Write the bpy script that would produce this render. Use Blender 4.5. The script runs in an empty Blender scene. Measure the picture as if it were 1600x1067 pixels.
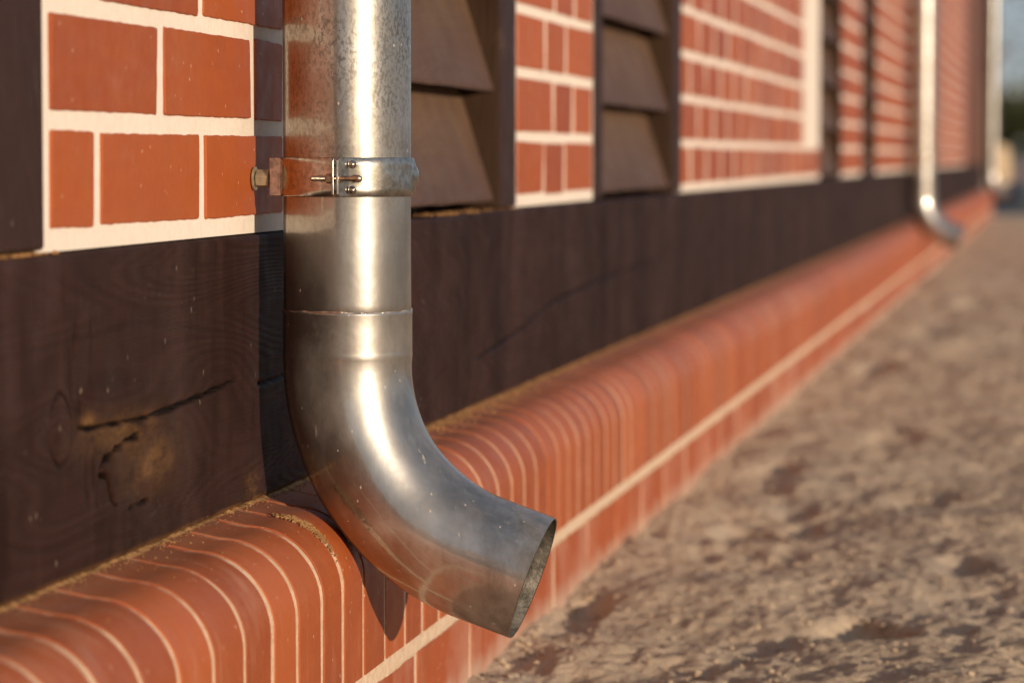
import bpy, math, random
import numpy as np
from math import sin, cos, pi, radians, tan, atan, sqrt
random.seed(7)
S = bpy.context.scene
COL = S.collection

# ------------------------------------------------------------------ camera
FPX = 4860.0
TH = atan(289 / FPX)
PSI = atan(855 * cos(TH) / FPX)
cam_d = bpy.data.cameras.new('camera')
cam = bpy.data.objects.new('camera', cam_d)
COL.objects.link(cam)
cam.location = (0.639, 0.0, 0.486)
cam.rotation_euler = (pi / 2 - TH, 0, PSI)
cam_d.sensor_width = 36
cam_d.lens = FPX * 36 / 1600
cam_d.clip_start = 0.05
cam_d.clip_end = 2000
cam_d.dof.use_dof = True
cam_d.dof.focus_distance = 2.45
cam_d.dof.aperture_fstop = 7.0
S.camera = cam

# ------------------------------------------------------------------ light
SUN_EL = radians(8.0)
SUN_AZ = radians(45.5)                      # from -Y towards +X
w = bpy.data.worlds.new('World'); S.world = w; w.use_nodes = True
nt = w.node_tree
sky = nt.nodes.new('ShaderNodeTexSky')
sky.sky_type = 'NISHITA'; sky.sun_disc = False
sky.sun_elevation = SUN_EL
sky.sun_rotation = pi - SUN_AZ
sky.air_density = 0.6; sky.dust_density = 1.0; sky.ozone_density = 1.0
bg = nt.nodes['Background']
# pale cloud added over the whole sky to brighten fill and elbow reflections
_tc = nt.nodes.new('ShaderNodeTexCoord'); _mp = nt.nodes.new('ShaderNodeMapping'); _mp.inputs['Scale'].default_value = (1.0, 1.6, 3.5)
_ns = nt.nodes.new('ShaderNodeTexNoise'); _ns.inputs['Scale'].default_value = 2.2; _ns.inputs['Detail'].default_value = 6
_rp = nt.nodes.new('ShaderNodeValToRGB'); _rp.color_ramp.elements[0].position = 0.40; _rp.color_ramp.elements[0].color = (0.42, 0.42, 0.42, 1)
_rp.color_ramp.elements[1].position = 0.66; _rp.color_ramp.elements[1].color = (0.85, 0.85, 0.85, 1)
_mx = nt.nodes.new('ShaderNodeMix'); _mx.data_type = 'RGBA'; _mx.inputs[7].default_value = (4.1, 4.5, 5.5, 1)
nt.links.new(_tc.outputs['Generated'], _mp.inputs[0]); nt.links.new(_mp.outputs[0], _ns.inputs['Vector']); nt.links.new(_ns.outputs['Fac'], _rp.inputs[0])
nt.links.new(_rp.outputs[0], _mx.inputs[0]); nt.links.new(sky.outputs[0], _mx.inputs[6])
nt.links.new(_mx.outputs[2], bg.inputs[0]); bg.inputs[1].default_value = 0.10
sun_d = bpy.data.lights.new('sun', 'SUN'); sun = bpy.data.objects.new('sun', sun_d); COL.objects.link(sun)
sun_d.energy = 4.7; sun_d.angle = radians(0.5); sun_d.color = (1.0, 0.80, 0.62)
sd = (sin(SUN_AZ) * cos(SUN_EL), -cos(SUN_AZ) * cos(SUN_EL), sin(SUN_EL))
from mathutils import Vector
sun.rotation_euler = Vector(sd).to_track_quat('Z', 'Y').to_euler()
S.view_settings.view_transform = 'Standard'
S.view_settings.look = 'None'
S.view_settings.exposure = 0.0
S.view_settings.gamma = 1.0
S.cycles.sample_clamp_indirect = 8.0

# ------------------------------------------------------------------ helpers
def _h(i, j, s):
    n = (i.astype(np.int64) * 374761393 + j.astype(np.int64) * 668265263 + s * 2147483647) & 0xffffffff
    n = ((n ^ (n >> 13)) * 1274126177) & 0xffffffff
    return ((n ^ (n >> 16)) & 0xffff) / 65535.0
def vn(x, y, s=0):
    xi = np.floor(x); yi = np.floor(y); fx = x - xi; fy = y - yi
    fx = fx * fx * fx * (fx * (fx * 6 - 15) + 10); fy = fy * fy * fy * (fy * (fy * 6 - 15) + 10)
    a = _h(xi, yi, s); b = _h(xi + 1, yi, s); c = _h(xi, yi + 1, s); d = _h(xi + 1, yi + 1, s)
    return (a * (1 - fx) + b * fx) * (1 - fy) + (c * (1 - fx) + d * fx) * fy - 0.5
def fbm(x, y, s=0, o=4, g=0.5):
    r = 0; a = 1.0
    for k in range(o):
        r = r + a * vn(x * 2 ** k + 17.3 * k, y * 2 ** k - 9.1 * k, s + k); a *= g
    return r

class MB:
    def __init__(s): s.v = []; s.f = []; s.r = []
    def add(s, vs, fs, r=0.5):
        n = len(s.v); s.v += [tuple(p) for p in vs]; s.f += [tuple(i + n for i in f) for f in fs]; s.r += [r] * len(fs)
    def box(s, a, b, r=0.5):
        (x0, y0, z0), (x1, y1, z1) = a, b
        s.add([(x0,y0,z0),(x1,y0,z0),(x1,y1,z0),(x0,y1,z0),(x0,y0,z1),(x1,y0,z1),(x1,y1,z1),(x0,y1,z1)],
              [(0,3,2,1),(4,5,6,7),(0,1,5,4),(1,2,6,5),(2,3,7,6),(3,0,4,7)], r)
    def build(s, name, mat, parent=None, smooth=False, bevel=0):
        me = bpy.data.meshes.new(name); me.from_pydata(s.v, [], s.f); 
        at = me.attributes.new('rnd', 'FLOAT', 'FACE'); at.data.foreach_set('value', np.array(s.r, dtype=np.float32))
        return link(name, me, mat, parent, smooth, bevel)
def link(name, me, mat, parent=None, smooth=False, bevel=0):
    me.materials.append(mat)
    if smooth: me.polygons.foreach_set('use_smooth', [True] * len(me.polygons))
    o = bpy.data.objects.new(name, me); COL.objects.link(o)
    if parent is not None:
        o.parent = parent
        o.matrix_parent_inverse.identity()
        if parent in OFF: OFF[o] = OFF[parent]
    if bevel:
        m = o.modifiers.new('b', 'BEVEL'); m.width = bevel; m.segments = 2; m.limit_method = 'ANGLE'; m.angle_limit = radians(40)
    me.update()
    return o
OFF = {}
def empty(name, loc=(0, 0, 0)):
    o = bpy.data.objects.new(name, None); COL.objects.link(o); o.location = loc; o.empty_display_size = 0.1
    return o
def tag(o, label=None, cat=None, group=None, kind=None):
    if label: o['label'] = label
    if cat: o['category'] = cat
    if group: o['group'] = group
    if kind: o['kind'] = kind
    return o
def grid_mesh(name, V, nu, nv, wrap_u=False):
    """V: (nu,nv,3) array"""
    idx = np.arange(nu * nv).reshape(nu, nv)
    if wrap_u: idx = np.vstack([idx, idx[:1]])
    a = idx[:-1, :-1].ravel(); b = idx[1:, :-1].ravel(); c = idx[1:, 1:].ravel(); d = idx[:-1, 1:].ravel()
    F = np.stack([a, b, c, d], 1)
    me = bpy.data.meshes.new(name)
    me.vertices.add(nu * nv); me.vertices.foreach_set('co', V.reshape(-1).astype(np.float32))
    me.loops.add(F.size); me.loops.foreach_set('vertex_index', F.ravel().astype(np.int32))
    me.polygons.add(len(F)); me.polygons.foreach_set('loop_start', np.arange(0, F.size, 4, dtype=np.int32))
    me.polygons.foreach_set('loop_total', np.full(len(F), 4, dtype=np.int32))
    me.update(calc_edges=True); me.validate()
    return me
def vattr(me, name, arr):
    at = me.attributes.new(name, 'FLOAT', 'POINT'); at.data.foreach_set('value', arr.ravel().astype(np.float32))
def lathe(mb, c, axis, prof, n=24, r=0.5, cap=True):
    """prof: list of (t, radius) along axis from centre c"""
    ax = Vector(axis).normalized(); u = ax.orthogonal().normalized(); v = ax.cross(u); c = Vector(c)
    vs = []; fs = []
    for t, rad in prof:
        for k in range(n):
            a = 2 * pi * k / n; vs.append(c + ax * t + (u * cos(a) + v * sin(a)) * rad)
    for i in range(len(prof) - 1):
        for k in range(n):
            a = i * n + k; b = i * n + (k + 1) % n; fs.append((a, b, b + n, a + n))
    if cap:
        fs.append(tuple(range(n))[::-1]); fs.append(tuple((len(prof) - 1) * n + k for k in range(n)))
    mb.add(vs, fs, r)

# node helpers
class M:
    def __init__(s, name):
        s.m = bpy.data.materials.new(name); s.m.use_nodes = True; s.t = s.m.node_tree
        s.b = s.t.nodes['Principled BSDF']; s.o = s.t.nodes['Material Output']
        s.tc = s.t.nodes.new('ShaderNodeTexCoord').outputs['Object']
    def n(s, t, **k):
        x = s.t.nodes.new(t)
        for a, b in k.items(): setattr(x, a, b)
        return x
    def L(s, a, b): s.t.links.new(a, b)
    def set(s, sock, v):
        if hasattr(v, 'is_output') or isinstance(v, bpy.types.NodeSocket): s.L(v, sock)
        else: sock.default_value = v
    def map(s, sc=(1, 1, 1), loc=(0, 0, 0), src=None):
        x = s.n('ShaderNodeMapping'); x.inputs['Scale'].default_value = sc; x.inputs['Location'].default_value = loc
        s.L(src or s.tc, x.inputs[0]); return x.outputs[0]
    def noise(s, scale, detail=4, rough=0.5, vec=None, dist=0.0):
        x = s.n('ShaderNodeTexNoise'); x.inputs['Scale'].default_value = scale; x.inputs['Detail'].default_value = detail
        x.inputs['Roughness'].default_value = rough; x.inputs['Distortion'].default_value = dist
        s.L(vec or s.tc, x.inputs['Vector']); return x.outputs['Fac']
    def voro(s, scale, vec=None, feat='F1'):
        x = s.n('ShaderNodeTexVoronoi'); x.feature = feat; x.inputs['Scale'].default_value = scale
        s.L(vec or s.tc, x.inputs['Vector']); return x.outputs['Distance']
    def ramp(s, src, pts, interp='LINEAR'):
        x = s.n('ShaderNodeValToRGB'); cr = x.color_ramp; cr.interpolation = interp
        while len(cr.elements) < len(pts): cr.elements.new(0.5)
        for e, (p, c) in zip(cr.elements, pts):
            e.position = p; e.color = (c, c, c, 1) if isinstance(c, (int, float)) else (*c, 1)
        s.L(src, x.inputs[0]); return x.outputs[0]
    def mix(s, f, a, b, mode='MIX'):
        x = s.n('ShaderNodeMix', data_type='RGBA', blend_type=mode)
        for sk, v in ((x.inputs[0], f), (x.inputs[6], a), (x.inputs[7], b)):
            if isinstance(v, tuple): v = (*v, 1)
            if isinstance(v, (int, float)) and sk != x.inputs[0]: v = (v, v, v, 1)
            s.set(sk, v)
        return x.outputs[2]
    def math(s, op, a, b=0.0, c=None, clamp=False):
        x = s.n('ShaderNodeMath', operation=op); x.use_clamp = clamp
        s.set(x.inputs[0], a); s.set(x.inputs[1], b)
        if c is not None: s.set(x.inputs[2], c)
        return x.outputs[0]
    def attr(s, name): 
        x = s.n('ShaderNodeAttribute'); x.attribute_name = name; return x.outputs['Fac']
    def bump(s, h, strength=0.5, dist=0.001, normal=None):
        x = s.n('ShaderNodeBump'); x.inputs['Strength'].default_value = strength; x.inputs['Distance'].default_value = dist
        s.L(h, x.inputs['Height'])
        if normal is not None: s.L(normal, x.inputs['Normal'])
        return x.outputs[0]
    def geo_pos(s): return s.n('ShaderNodeNewGeometry').outputs['Position']
    def xyz(s, src=None):
        x = s.n('ShaderNodeSeparateXYZ'); s.L(src or s.tc, x.inputs[0]); return x.outputs
    def fin(s, color=None, rough=None, metal=None, normal=None, spec=None):
        for k, v in (('Base Color', color), ('Roughness', rough), ('Metallic', metal), ('Normal', normal), ('Specular IOR Level', spec)):
            if v is None: continue
            if isinstance(v, tuple): v = (*v, 1)
            s.set(s.b.inputs[k], v)
        return s.m

# ------------------------------------------------------------------ materials
def mat_brick(name, base, alt, stain=0.0, smear=False):
    m = M(name); r = m.attr('rnd')
    c = m.mix(r, base, alt)
    if smear:
        sm = m.ramp(m.noise(34, 6, 0.7, m.map((0.25, 1, 0.25), (2, 0, 5))), [(0.54, 0.0), (0.78, 0.3)])
        c = m.mix(sm, c, (0.60, 0.36, 0.24))
        sm2 = m.ramp(m.noise(16, 5, 0.65, m.map((0.5, 1, 0.5), (7, 0, 1))), [(0.52, 0.0), (0.76, 0.3)])
        c = m.mix(sm2, c, (0.20, 0.045, 0.016))
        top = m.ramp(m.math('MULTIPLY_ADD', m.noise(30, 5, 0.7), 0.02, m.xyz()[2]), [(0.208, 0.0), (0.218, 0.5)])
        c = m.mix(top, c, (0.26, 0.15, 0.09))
    c = m.mix(m.ramp(m.noise(9, 5, 0.6), [(0.35, 0.0), (0.75, 0.22)]), c, tuple(x * 0.72 for x in base))
    c = m.mix(m.ramp(m.noise(60, 3, 0.6, m.map((1, 0.3, 1))), [(0.4, 0.0), (0.8, 0.25)]), c, (alt[0] * 1.1, alt[1] * 1.25, alt[2] * 1.3))
    # pale specks and short scratches
    sp = m.ramp(m.voro(210, m.map((1, 0.7, 0.5))), [(0.08, 1.0), (0.16, 0.0)])
    keep = m.ramp(m.noise(75, 2), [(0.56, 0.0), (0.62, 1.0)])
    c = m.mix(m.math('MULTIPLY', m.math('MULTIPLY', sp, keep), 0.7), c, (0.80, 0.60, 0.42))
    if stain:
        st = m.ramp(m.noise(7, 6, 0.65, m.map((1, 1, 0.55))), [(0.47, 0.0), (0.70, stain)])
        c = m.mix(st, c, (0.62, 0.42, 0.32))
        z = m.xyz()[2]
        lo = m.ramp(m.math('MULTIPLY_ADD', m.noise(22, 4), 0.04, z), [(0.0, 1.0), (0.028, 0.0)])
        c = m.mix(m.math('MULTIPLY', lo, 0.75), c, (0.50, 0.38, 0.28))
    else:
        dst = m.ramp(m.noise(14, 5, 0.7, m.map((1, 0.5, 1), (3, 1, 0))), [(0.58, 0.0), (0.85, 0.14)])
        c = m.mix(dst, c, (0.62, 0.45, 0.36))
    bh = m.math('ADD', m.noise(260, 4, 0.6), m.math('MULTIPLY', m.noise(30, 3), 2.0))
    return m.fin(c, m.ramp(m.noise(40, 4), [(0.3, 0.42), (0.7, 0.62)]), 0.0, m.bump(bh, 0.35, 0.0007), 0.4)
BRICK = mat_brick('brick_clay', (0.27, 0.052, 0.011), (0.39, 0.088, 0.015))
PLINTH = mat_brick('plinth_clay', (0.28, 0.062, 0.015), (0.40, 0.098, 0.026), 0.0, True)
BASEB = mat_brick('base_clay', (0.31, 0.066, 0.018), (0.38, 0.090, 0.026), 0.42)

def mat_mortar(name, col, dark, pores=1.0, red_top=False):
    m = M(name)
    c = m.mix(m.ramp(m.noise(120, 5, 0.7), [(0.35, 0.0), (0.7, 1.0)]), dark, col)
    c = m.mix(m.ramp(m.noise(6, 3), [(0.5, 0.0), (0.8, 0.35)]), c, tuple(x * 0.8 for x in dark))
    po = m.ramp(m.voro(520), [(0.10, 1.0), (0.2, 0.0)])
    kp = m.ramp(m.noise(160, 2), [(0.50, 0.0), (0.62, 1.0)])
    c = m.mix(m.math('MULTIPLY', m.math('MULTIPLY', po, kp), 0.7 * pores), c, (0.10, 0.07, 0.045))
    if red_top:
        z = m.xyz()[2]
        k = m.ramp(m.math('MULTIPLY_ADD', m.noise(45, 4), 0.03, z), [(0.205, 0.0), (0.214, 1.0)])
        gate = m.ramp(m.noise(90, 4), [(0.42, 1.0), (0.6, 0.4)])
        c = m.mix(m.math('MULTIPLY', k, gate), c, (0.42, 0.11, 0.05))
    h = m.math('ADD', m.noise(380, 4, 0.7), m.math('MULTIPLY', m.noise(70, 4), 1.6))
    return m.fin(c, 0.9, 0.0, m.bump(h, 0.45 if name == 'mortar_pale' else 0.9, 0.001), 0.2)
MORTAR = mat_mortar('mortar_pale', (0.80, 0.72, 0.61), (0.72, 0.63, 0.52))
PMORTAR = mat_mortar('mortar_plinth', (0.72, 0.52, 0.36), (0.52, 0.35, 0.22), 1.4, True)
BMORTAR = mat_mortar('mortar_bed', (0.72, 0.56, 0.40), (0.54, 0.40, 0.27), 1.6)
CRUMB = mat_mortar('mortar_crumbs', (0.48, 0.27, 0.11), (0.20, 0.10, 0.035), 2.0)

def mat_wood(name, c0, c1, axis='Y', attrs=False, rough=0.5, gscale=1.0):
    m = M(name)
    sc = {'Y': (1, 0.10, 1), 'Z': (1, 1, 0.10)}[axis]
    vec = m.map(sc)
    warp = m.noise(3.2, 3, 0.5, vec)
    p = m.xyz()
    across = p[2] if axis == 'Y' else p[1]
    ph = m.math('MULTIPLY_ADD', warp, 1.15, across)
    if attrs: ph = m.math('ADD', ph, m.attr('warp'))
    rings = m.math('SINE', m.math('MULTIPLY', ph, 640 * gscale))
    rings2 = m.math('SINE', m.math('MULTIPLY', ph, 217 * gscale))
    fib = m.noise(520, 3, 0.6, m.map({'Y': (1, 0.03, 1), 'Z': (1, 1, 0.03)}[axis]))
    rr = m.math('MULTIPLY_ADD', rings, 0.5, 0.5)
    g = m.math('ADD', m.math('MULTIPLY', rr, 0.36), m.math('ADD', m.math('MULTIPLY', fib, 0.6), m.math('MULTIPLY', rings2, 0.14)), clamp=True)
    big = m.ramp(m.noise(5, 4, 0.6, m.map((1, 0.5, 1))), [(0.35, 0.0), (0.7, 1.0)])
    c = m.mix(m.math('MULTIPLY', m.math('ADD', g, big), 0.5), c0, c1)
    # thin paint worn: paler vertical drips and dust specks
    drip = m.ramp(m.noise(30, 4, 0.7, m.map((1, 1.2, 0.10))), [(0.60, 0.0), (0.78, 0.35)])
    c = m.mix(drip, c, (c1[0] * 1.9, c1[1] * 1.8, c1[2] * 1.7))
    sp = m.ramp(m.voro(120, m.map((1, 1, 0.4), (0, 0.3, 0))), [(0.07, 1.0), (0.14, 0.0)])
    kp = m.ramp(m.noise(28, 2), [(0.58, 0.0), (0.62, 1.0)])
    c = m.mix(m.math('MULTIPLY', m.math('MULTIPLY', sp, kp), 0.45), c, (0.45, 0.36, 0.28))
    if attrs:
        st = m.ramp(m.noise(7, 5, 0.7, m.map((1, 1.3, 0.22), (0, 4, 0))), [(0.50, 0.0), (0.60, 0.8)])
        c = m.mix(st, c, (0.016, 0.0062, 0.0036))
        st2 = m.ramp(m.noise(5, 4, 0.6, m.map((1, 0.8, 0.5), (0, 8, 0))), [(0.52, 0.0), (0.75, 0.5)])
        c = m.mix(st2, c, (0.072, 0.038, 0.033))
    if name == 'slat_stain':
        c = m.mix(m.math('MULTIPLY', m.attr('rub'), m.ramp(m.noise(20, 4), [(0.3, 0.3), (0.7, 0.8)])), c, (0.18, 0.11, 0.055))
    wear = m.ramp(m.noise(11, 6, 0.7, m.map((1, 0.7, 1), (5, 2, 1))), [(0.66, 0.0), (0.78, 0.4)])
    c = m.mix(wear, c, (0.13, 0.075, 0.035))
    if attrs:
        c = m.mix(m.math('MULTIPLY', m.attr('ochre'), m.ramp(m.noise(60, 5, 0.75, m.map((1, 0.35, 1))), [(0.35, 0.0), (0.62, 1.0)])), c, (0.30, 0.155, 0.05))
        c = m.mix(m.attr('dark'), c, (0.003, 0.002, 0.0015))
    h = m.math('ADD', m.math('MULTIPLY', rings, 0.35), m.math('ADD', m.math('MULTIPLY', fib, 1.3), m.math('MULTIPLY', m.noise(35, 3), 1.5)))
    return m.fin(c, m.ramp(m.noise(25, 4), [(0.3, rough - 0.06), (0.7, rough + 0.12)]), 0.0, m.bump(h, 0.5, 0.0008), 0.09)
BEAM = mat_wood('beam_stain', (0.015, 0.0066, 0.0050), (0.045, 0.0205, 0.0150), 'Y', True, 0.60)
POST = mat_wood('post_stain', (0.024, 0.0115, 0.0100), (0.044, 0.022, 0.018), 'Z')
SLAT = mat_wood('slat_stain', (0.066, 0.038, 0.031), (0.115, 0.070, 0.052), 'Y', False, 0.55)
BOARD = mat_wood('board_stain', (0.12, 0.05, 0.03), (0.18, 0.075, 0.042), 'Z')
JAMB = mat_wood('jamb_stain', (0.026, 0.014, 0.008), (0.050, 0.028, 0.015), 'Z')

def mat_zinc(name, mottle, rb=0.0):
    m = M(name); z = m.xyz()[2]
    mt = m.ramp(z, [(0.0, 0.0), (0.40, 0.0), (0.54, 1.0)]) if mottle else 0.0
    str1 = m.noise(60, 5, 0.65, m.map((1, 1, 0.12)))
    c = m.mix(m.ramp(str1, [(0.3, 0.0), (0.7, 1.0)]), (0.40, 0.395, 0.365), (0.54, 0.535, 0.50))
    c = m.mix(m.ramp(m.noise(10, 5, 0.6), [(0.4, 0.0), (0.66, 0.8)]), c, (0.30, 0.265, 0.215))
    rg = m.ramp(str1, [(0.25, 0.07 + rb), (0.75, 0.15 + rb)])
    if mottle:
        sp = m.ramp(m.noise(380, 5, 0.8, m.map((1, 1, 0.6))), [(0.49, 0.0), (0.56, 1.0)])
        k = m.math('MULTIPLY', m.math('MULTIPLY', sp, m.ramp(m.noise(22, 3), [(0.3, 0.35), (0.6, 1.0)])), mt)
        c = m.mix(k, c, (0.15, 0.14, 0.12))
        rg = m.math('MULTIPLY_ADD', k, 0.22, rg)
    blot = m.ramp(m.voro(46, m.map((1, 1, 0.8), (0.3, 0, 0))), [(0.07, 1.0), (0.12, 0.0)])
    bk = m.ramp(m.noise(15, 2, 0.5, m.map((1, 1, 1), (2, 5, 1))), [(0.57, 0.0), (0.62, 1.0)])
    c = m.mix(m.math('MULTIPLY', m.math('MULTIPLY', blot, bk), 0.5), c, (0.36, 0.25, 0.14))
    if rb:                                                       # grime by the outlet
        gx_ = m.xyz()[0]
        gr = m.math('MULTIPLY', m.ramp(m.math('MULTIPLY_ADD', m.noise(40, 4), 0.05, gx_), [(0.105, 0.0), (0.175, 0.7)]), m.ramp(m.noise(30, 6, 0.75, m.map((1, 1, 0.3))), [(0.40, 0.0), (0.62, 1.0)]))
        c = m.mix(gr, c, (0.16, 0.14, 0.11)); rg = m.math('MULTIPLY_ADD', gr, 0.15, rg)
    # fine specks of dust / splashes
    ds = m.ramp(m.voro(130, m.map((1, 1, 0.6))), [(0.07, 1.0), (0.13, 0.0)])
    dk = m.ramp(m.noise(37, 2), [(0.56, 0.0), (0.60, 1.0)])
    dd = m.math('MULTIPLY', m.math('MULTIPLY', ds, dk), 0.8)
    scr = m.ramp(m.noise(140, 2, 0.5, m.map((1, 1, 0.05))), [(0.70, 0.0), (0.76, 0.5)])
    h = m.math('ADD', m.noise(25, 3, 0.5), m.math('MULTIPLY', m.noise(420, 3, 0.6, m.map((1, 1, 0.3))), 0.05))
    nrm = m.bump(h, 0.12, 0.004)
    m.fin(c, rg, 1.0, nrm)
    b2 = m.n('ShaderNodeBsdfPrincipled')
    m.L(c, b2.inputs['Base Color']); b2.inputs['Metallic'].default_value = 1.0; m.L(nrm, b2.inputs['Normal'])
    b2.inputs['Roughness'].default_value = 0.38
    b3 = m.n('ShaderNodeBsdfPrincipled'); b3.inputs['Base Color'].default_value = (0.42, 0.37, 0.31, 1); b3.inputs['Roughness'].default_value = 0.8
    film = m.ramp(m.noise(18, 6, 0.7, m.map((1, 1, 0.6), (1, 4, 2))), [(0.42, 0.02), (0.70, 0.13 if not rb else 0.22)])
    mx = m.n('ShaderNodeMixShader'); mx.inputs[0].default_value = 0.44 if not rb else 0.55
    m.L(m.b.outputs[0], mx.inputs[1]); m.L(b2.outputs[0], mx.inputs[2])
    mx2 = m.n('ShaderNodeMixShader'); m.L(m.math('MAXIMUM', m.math('ADD', film, scr, clamp=True), dd), mx2.inputs[0])
    m.L(mx.outputs[0], mx2.inputs[1]); m.L(b3.outputs[0], mx2.inputs[2]); m.L(mx2.outputs[0], m.o.inputs[0])
    return m.m
ZINC = mat_zinc('zinc_weathered', True)
ZINCE = mat_zinc('zinc_elbow', False, -0.015)
_m = M('galvanised_clamp'); ZCL = _m.fin(_m.mix(_m.ramp(_m.noise(180, 5, 0.7), [(0.4, 0.0), (0.65, 1.0)]), (0.52, 0.49, 0.43), (0.28, 0.26, 0.22)), _m.ramp(_m.noise(90, 4), [(0.3, 0.14), (0.7, 0.30)]), 1.0, _m.bump(_m.noise(60, 4), 0.15, 0.002))
_m = M('steel_bolt'); STEEL = _m.fin(_m.mix(_m.ramp(_m.noise(200, 4), [(0.4, 0.0), (0.7, 1.0)]), (0.55, 0.47, 0.36), (0.28, 0.21, 0.15)), 0.28, 1.0)
_m = M('yellow_zinc'); YZ = _m.fin(_m.mix(_m.ramp(_m.noise(150, 4), [(0.4, 0.0), (0.7, 1.0)]), (0.46, 0.41, 0.27), (0.28, 0.25, 0.16)), 0.45, 0.65)
_m = M('solder'); SOLDER = _m.fin(_m.mix(_m.ramp(_m.noise(120, 4), [(0.4, 0.0), (0.7, 1.0)]), (0.72, 0.62, 0.52), (0.42, 0.30, 0.22)), 0.36, 0.9, _m.bump(_m.noise(240, 4), 0.8, 0.001))
_m = M('dirty_zinc'); INNER = _m.fin(_m.mix(_m.ramp(_m.noise(60, 6, 0.7), [(0.4, 0.0), (0.65, 1.0)]), (0.10, 0.09, 0.07), (0.30, 0.27, 0.22)), 0.6, 0.6, _m.bump(_m.noise(150, 5, 0.7), 0.8, 0.002))
_m = M('render_plaster'); PLAST = _m.fin(_m.mix(_m.noise(8), (0.6, 0.52, 0.42), (0.5, 0.42, 0.33)), 0.9)

def mat_ground():
    m = M('sandy_ground')
    big = m.ramp(m.noise(1.6, 4, 0.6), [(0.35, 0.0), (0.7, 1.0)])
    c = m.mix(big, (0.66, 0.505, 0.345), (0.74, 0.58, 0.41))
    c = m.mix(m.ramp(m.noise(16, 6, 0.7), [(0.45, 0.0), (0.8, 0.25)]), c, (0.44, 0.33, 0.23))
    c = m.mix(m.ramp(m.noise(38, 5, 0.7, m.map((1, 1, 1), (3, 3, 0))), [(0.50, 0.0), (0.85, 0.25)]), c, (0.70, 0.57, 0.42))
    c = m.mix(m.ramp(m.noise(240, 4, 0.7), [(0.46, 0.0), (0.72, 0.65)]), c, (0.36, 0.29, 0.19))
    g = m.ramp(m.noise(5, 3, 0.6, m.map((1, 1, 1), (9, 3, 0))), [(0.50, 0.0), (0.75, 0.7)])
    c = m.mix(g, c, (0.40, 0.34, 0.28))
    h = m.math('ADD', m.noise(300, 5, 0.75), m.math('MULTIPLY', m.noise(80, 5, 0.7), 3.0))
    return m.fin(c, 0.95, 0.0, m.bump(h, 1.0, 0.0035), 0.15)
GROUND = mat_ground()
_m = M('asphalt_grey'); ASPH = _m.fin(_m.mix(_m.noise(60, 5), (0.05, 0.05, 0.05), (0.09, 0.085, 0.08)), 0.85, 0.0, _m.bump(_m.noise(150, 4), 0.6, 0.004))
def mat_rock(name, a, b):
    m = M(name); return m.fin(m.mix(m.ramp(m.noise(6, 5, 0.7), [(0.35, 0.0), (0.7, 1.0)]), a, b), 0.85, 0.0, m.bump(m.noise(20, 5), 0.6, 0.02))
ROCKP = mat_rock('rock_cream', (0.40, 0.29, 0.17), (0.50, 0.38, 0.24))
ROCKK = mat_rock('rock_pink', (0.50, 0.33, 0.25), (0.60, 0.42, 0.33))
ROCKD = mat_rock('rock_dark', (0.022, 0.028, 0.038), (0.05, 0.06, 0.075))
def mat_leaf(name, a, b):
    m = M(name); m.fin(m.mix(m.attr('rnd'), a, b), 0.6)
    tr = m.n('ShaderNodeBsdfTranslucent'); m.L(m.mix(m.attr('rnd'), a, b), tr.inputs[0])
    mx = m.n('ShaderNodeMixShader'); mx.inputs[0].default_value = 0.3
    m.L(m.b.outputs[0], mx.inputs[1]); m.L(tr.outputs[0], mx.inputs[2]); m.L(mx.outputs[0], m.o.inputs[0]); return m.m
LEAF1 = mat_leaf('leaf_dark', (0.07, 0.085, 0.022), (0.19, 0.17, 0.04))
LEAF2 = mat_leaf('leaf_olive', (0.06, 0.065, 0.025), (0.13, 0.115, 0.04))
_m = M('bark'); BARK = _m.fin(_m.mix(_m.noise(12, 5), (0.10, 0.07, 0.05), (0.18, 0.13, 0.09)), 0.9)

# ------------------------------------------------------------------ ground
def axis_pts(segs):
    out = []
    for a, b, n in segs: out += list(np.linspace(a, b, n, endpoint=False))
    out.append(segs[-1][1]); return np.array(out)
gx = axis_pts([(-400, -60, 12), (-60, -6, 14), (-6, 0.0, 12), (0.0, 0.09, 6), (0.09, 0.66, 210), (0.66, 1.3, 60), (1.3, 6, 40), (6, 60, 16), (60, 400, 10)])
near = [2.55]
while near[-1] < 30: near.append(near[-1] + max(0.0033, (near[-1] / 3.0) ** 2 * 0.0033))
gy = np.concatenate([axis_pts([(-400, -40, 12), (-40, -4, 16), (-4, 2.55, 60)])[:-1], np.array(near), axis_pts([(31, 60, 30), (60, 600, 20)])])
GX, GY = np.meshgrid(gx, gy, indexing='ij')
mask_b = 1 / (1 + (np.hypot(np.maximum(GX - 2, 0), 0) / 4) ** 2)
H = -0.014 + 0.016 * fbm(GX * 4, GY * 2.6, 3, 3) + 0.010 * fbm(GX * 11, GY * 8, 11, 3, 0.5)
rid = np.abs(fbm(GX * 26, GY * 21, 21, 3, 0.55))
H += 0.0035 * (0.30 - rid) * (0.5 + 1.2 * (vn(GX * 5, GY * 3, 31) + 0.5))
H += 0.0033 * fbm(GX * 55, GY * 40, 41, 4, 0.62)
H -= 0.026 * np.clip(fbm(GX * 9 + 3, GY * 4.5, 55, 3, 0.5) - 0.26, 0, 1)
cl = np.clip(fbm(GX * 34, GY * 28, 51, 2) - 0.22, 0, 1)
H += 0.005 * cl
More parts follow.
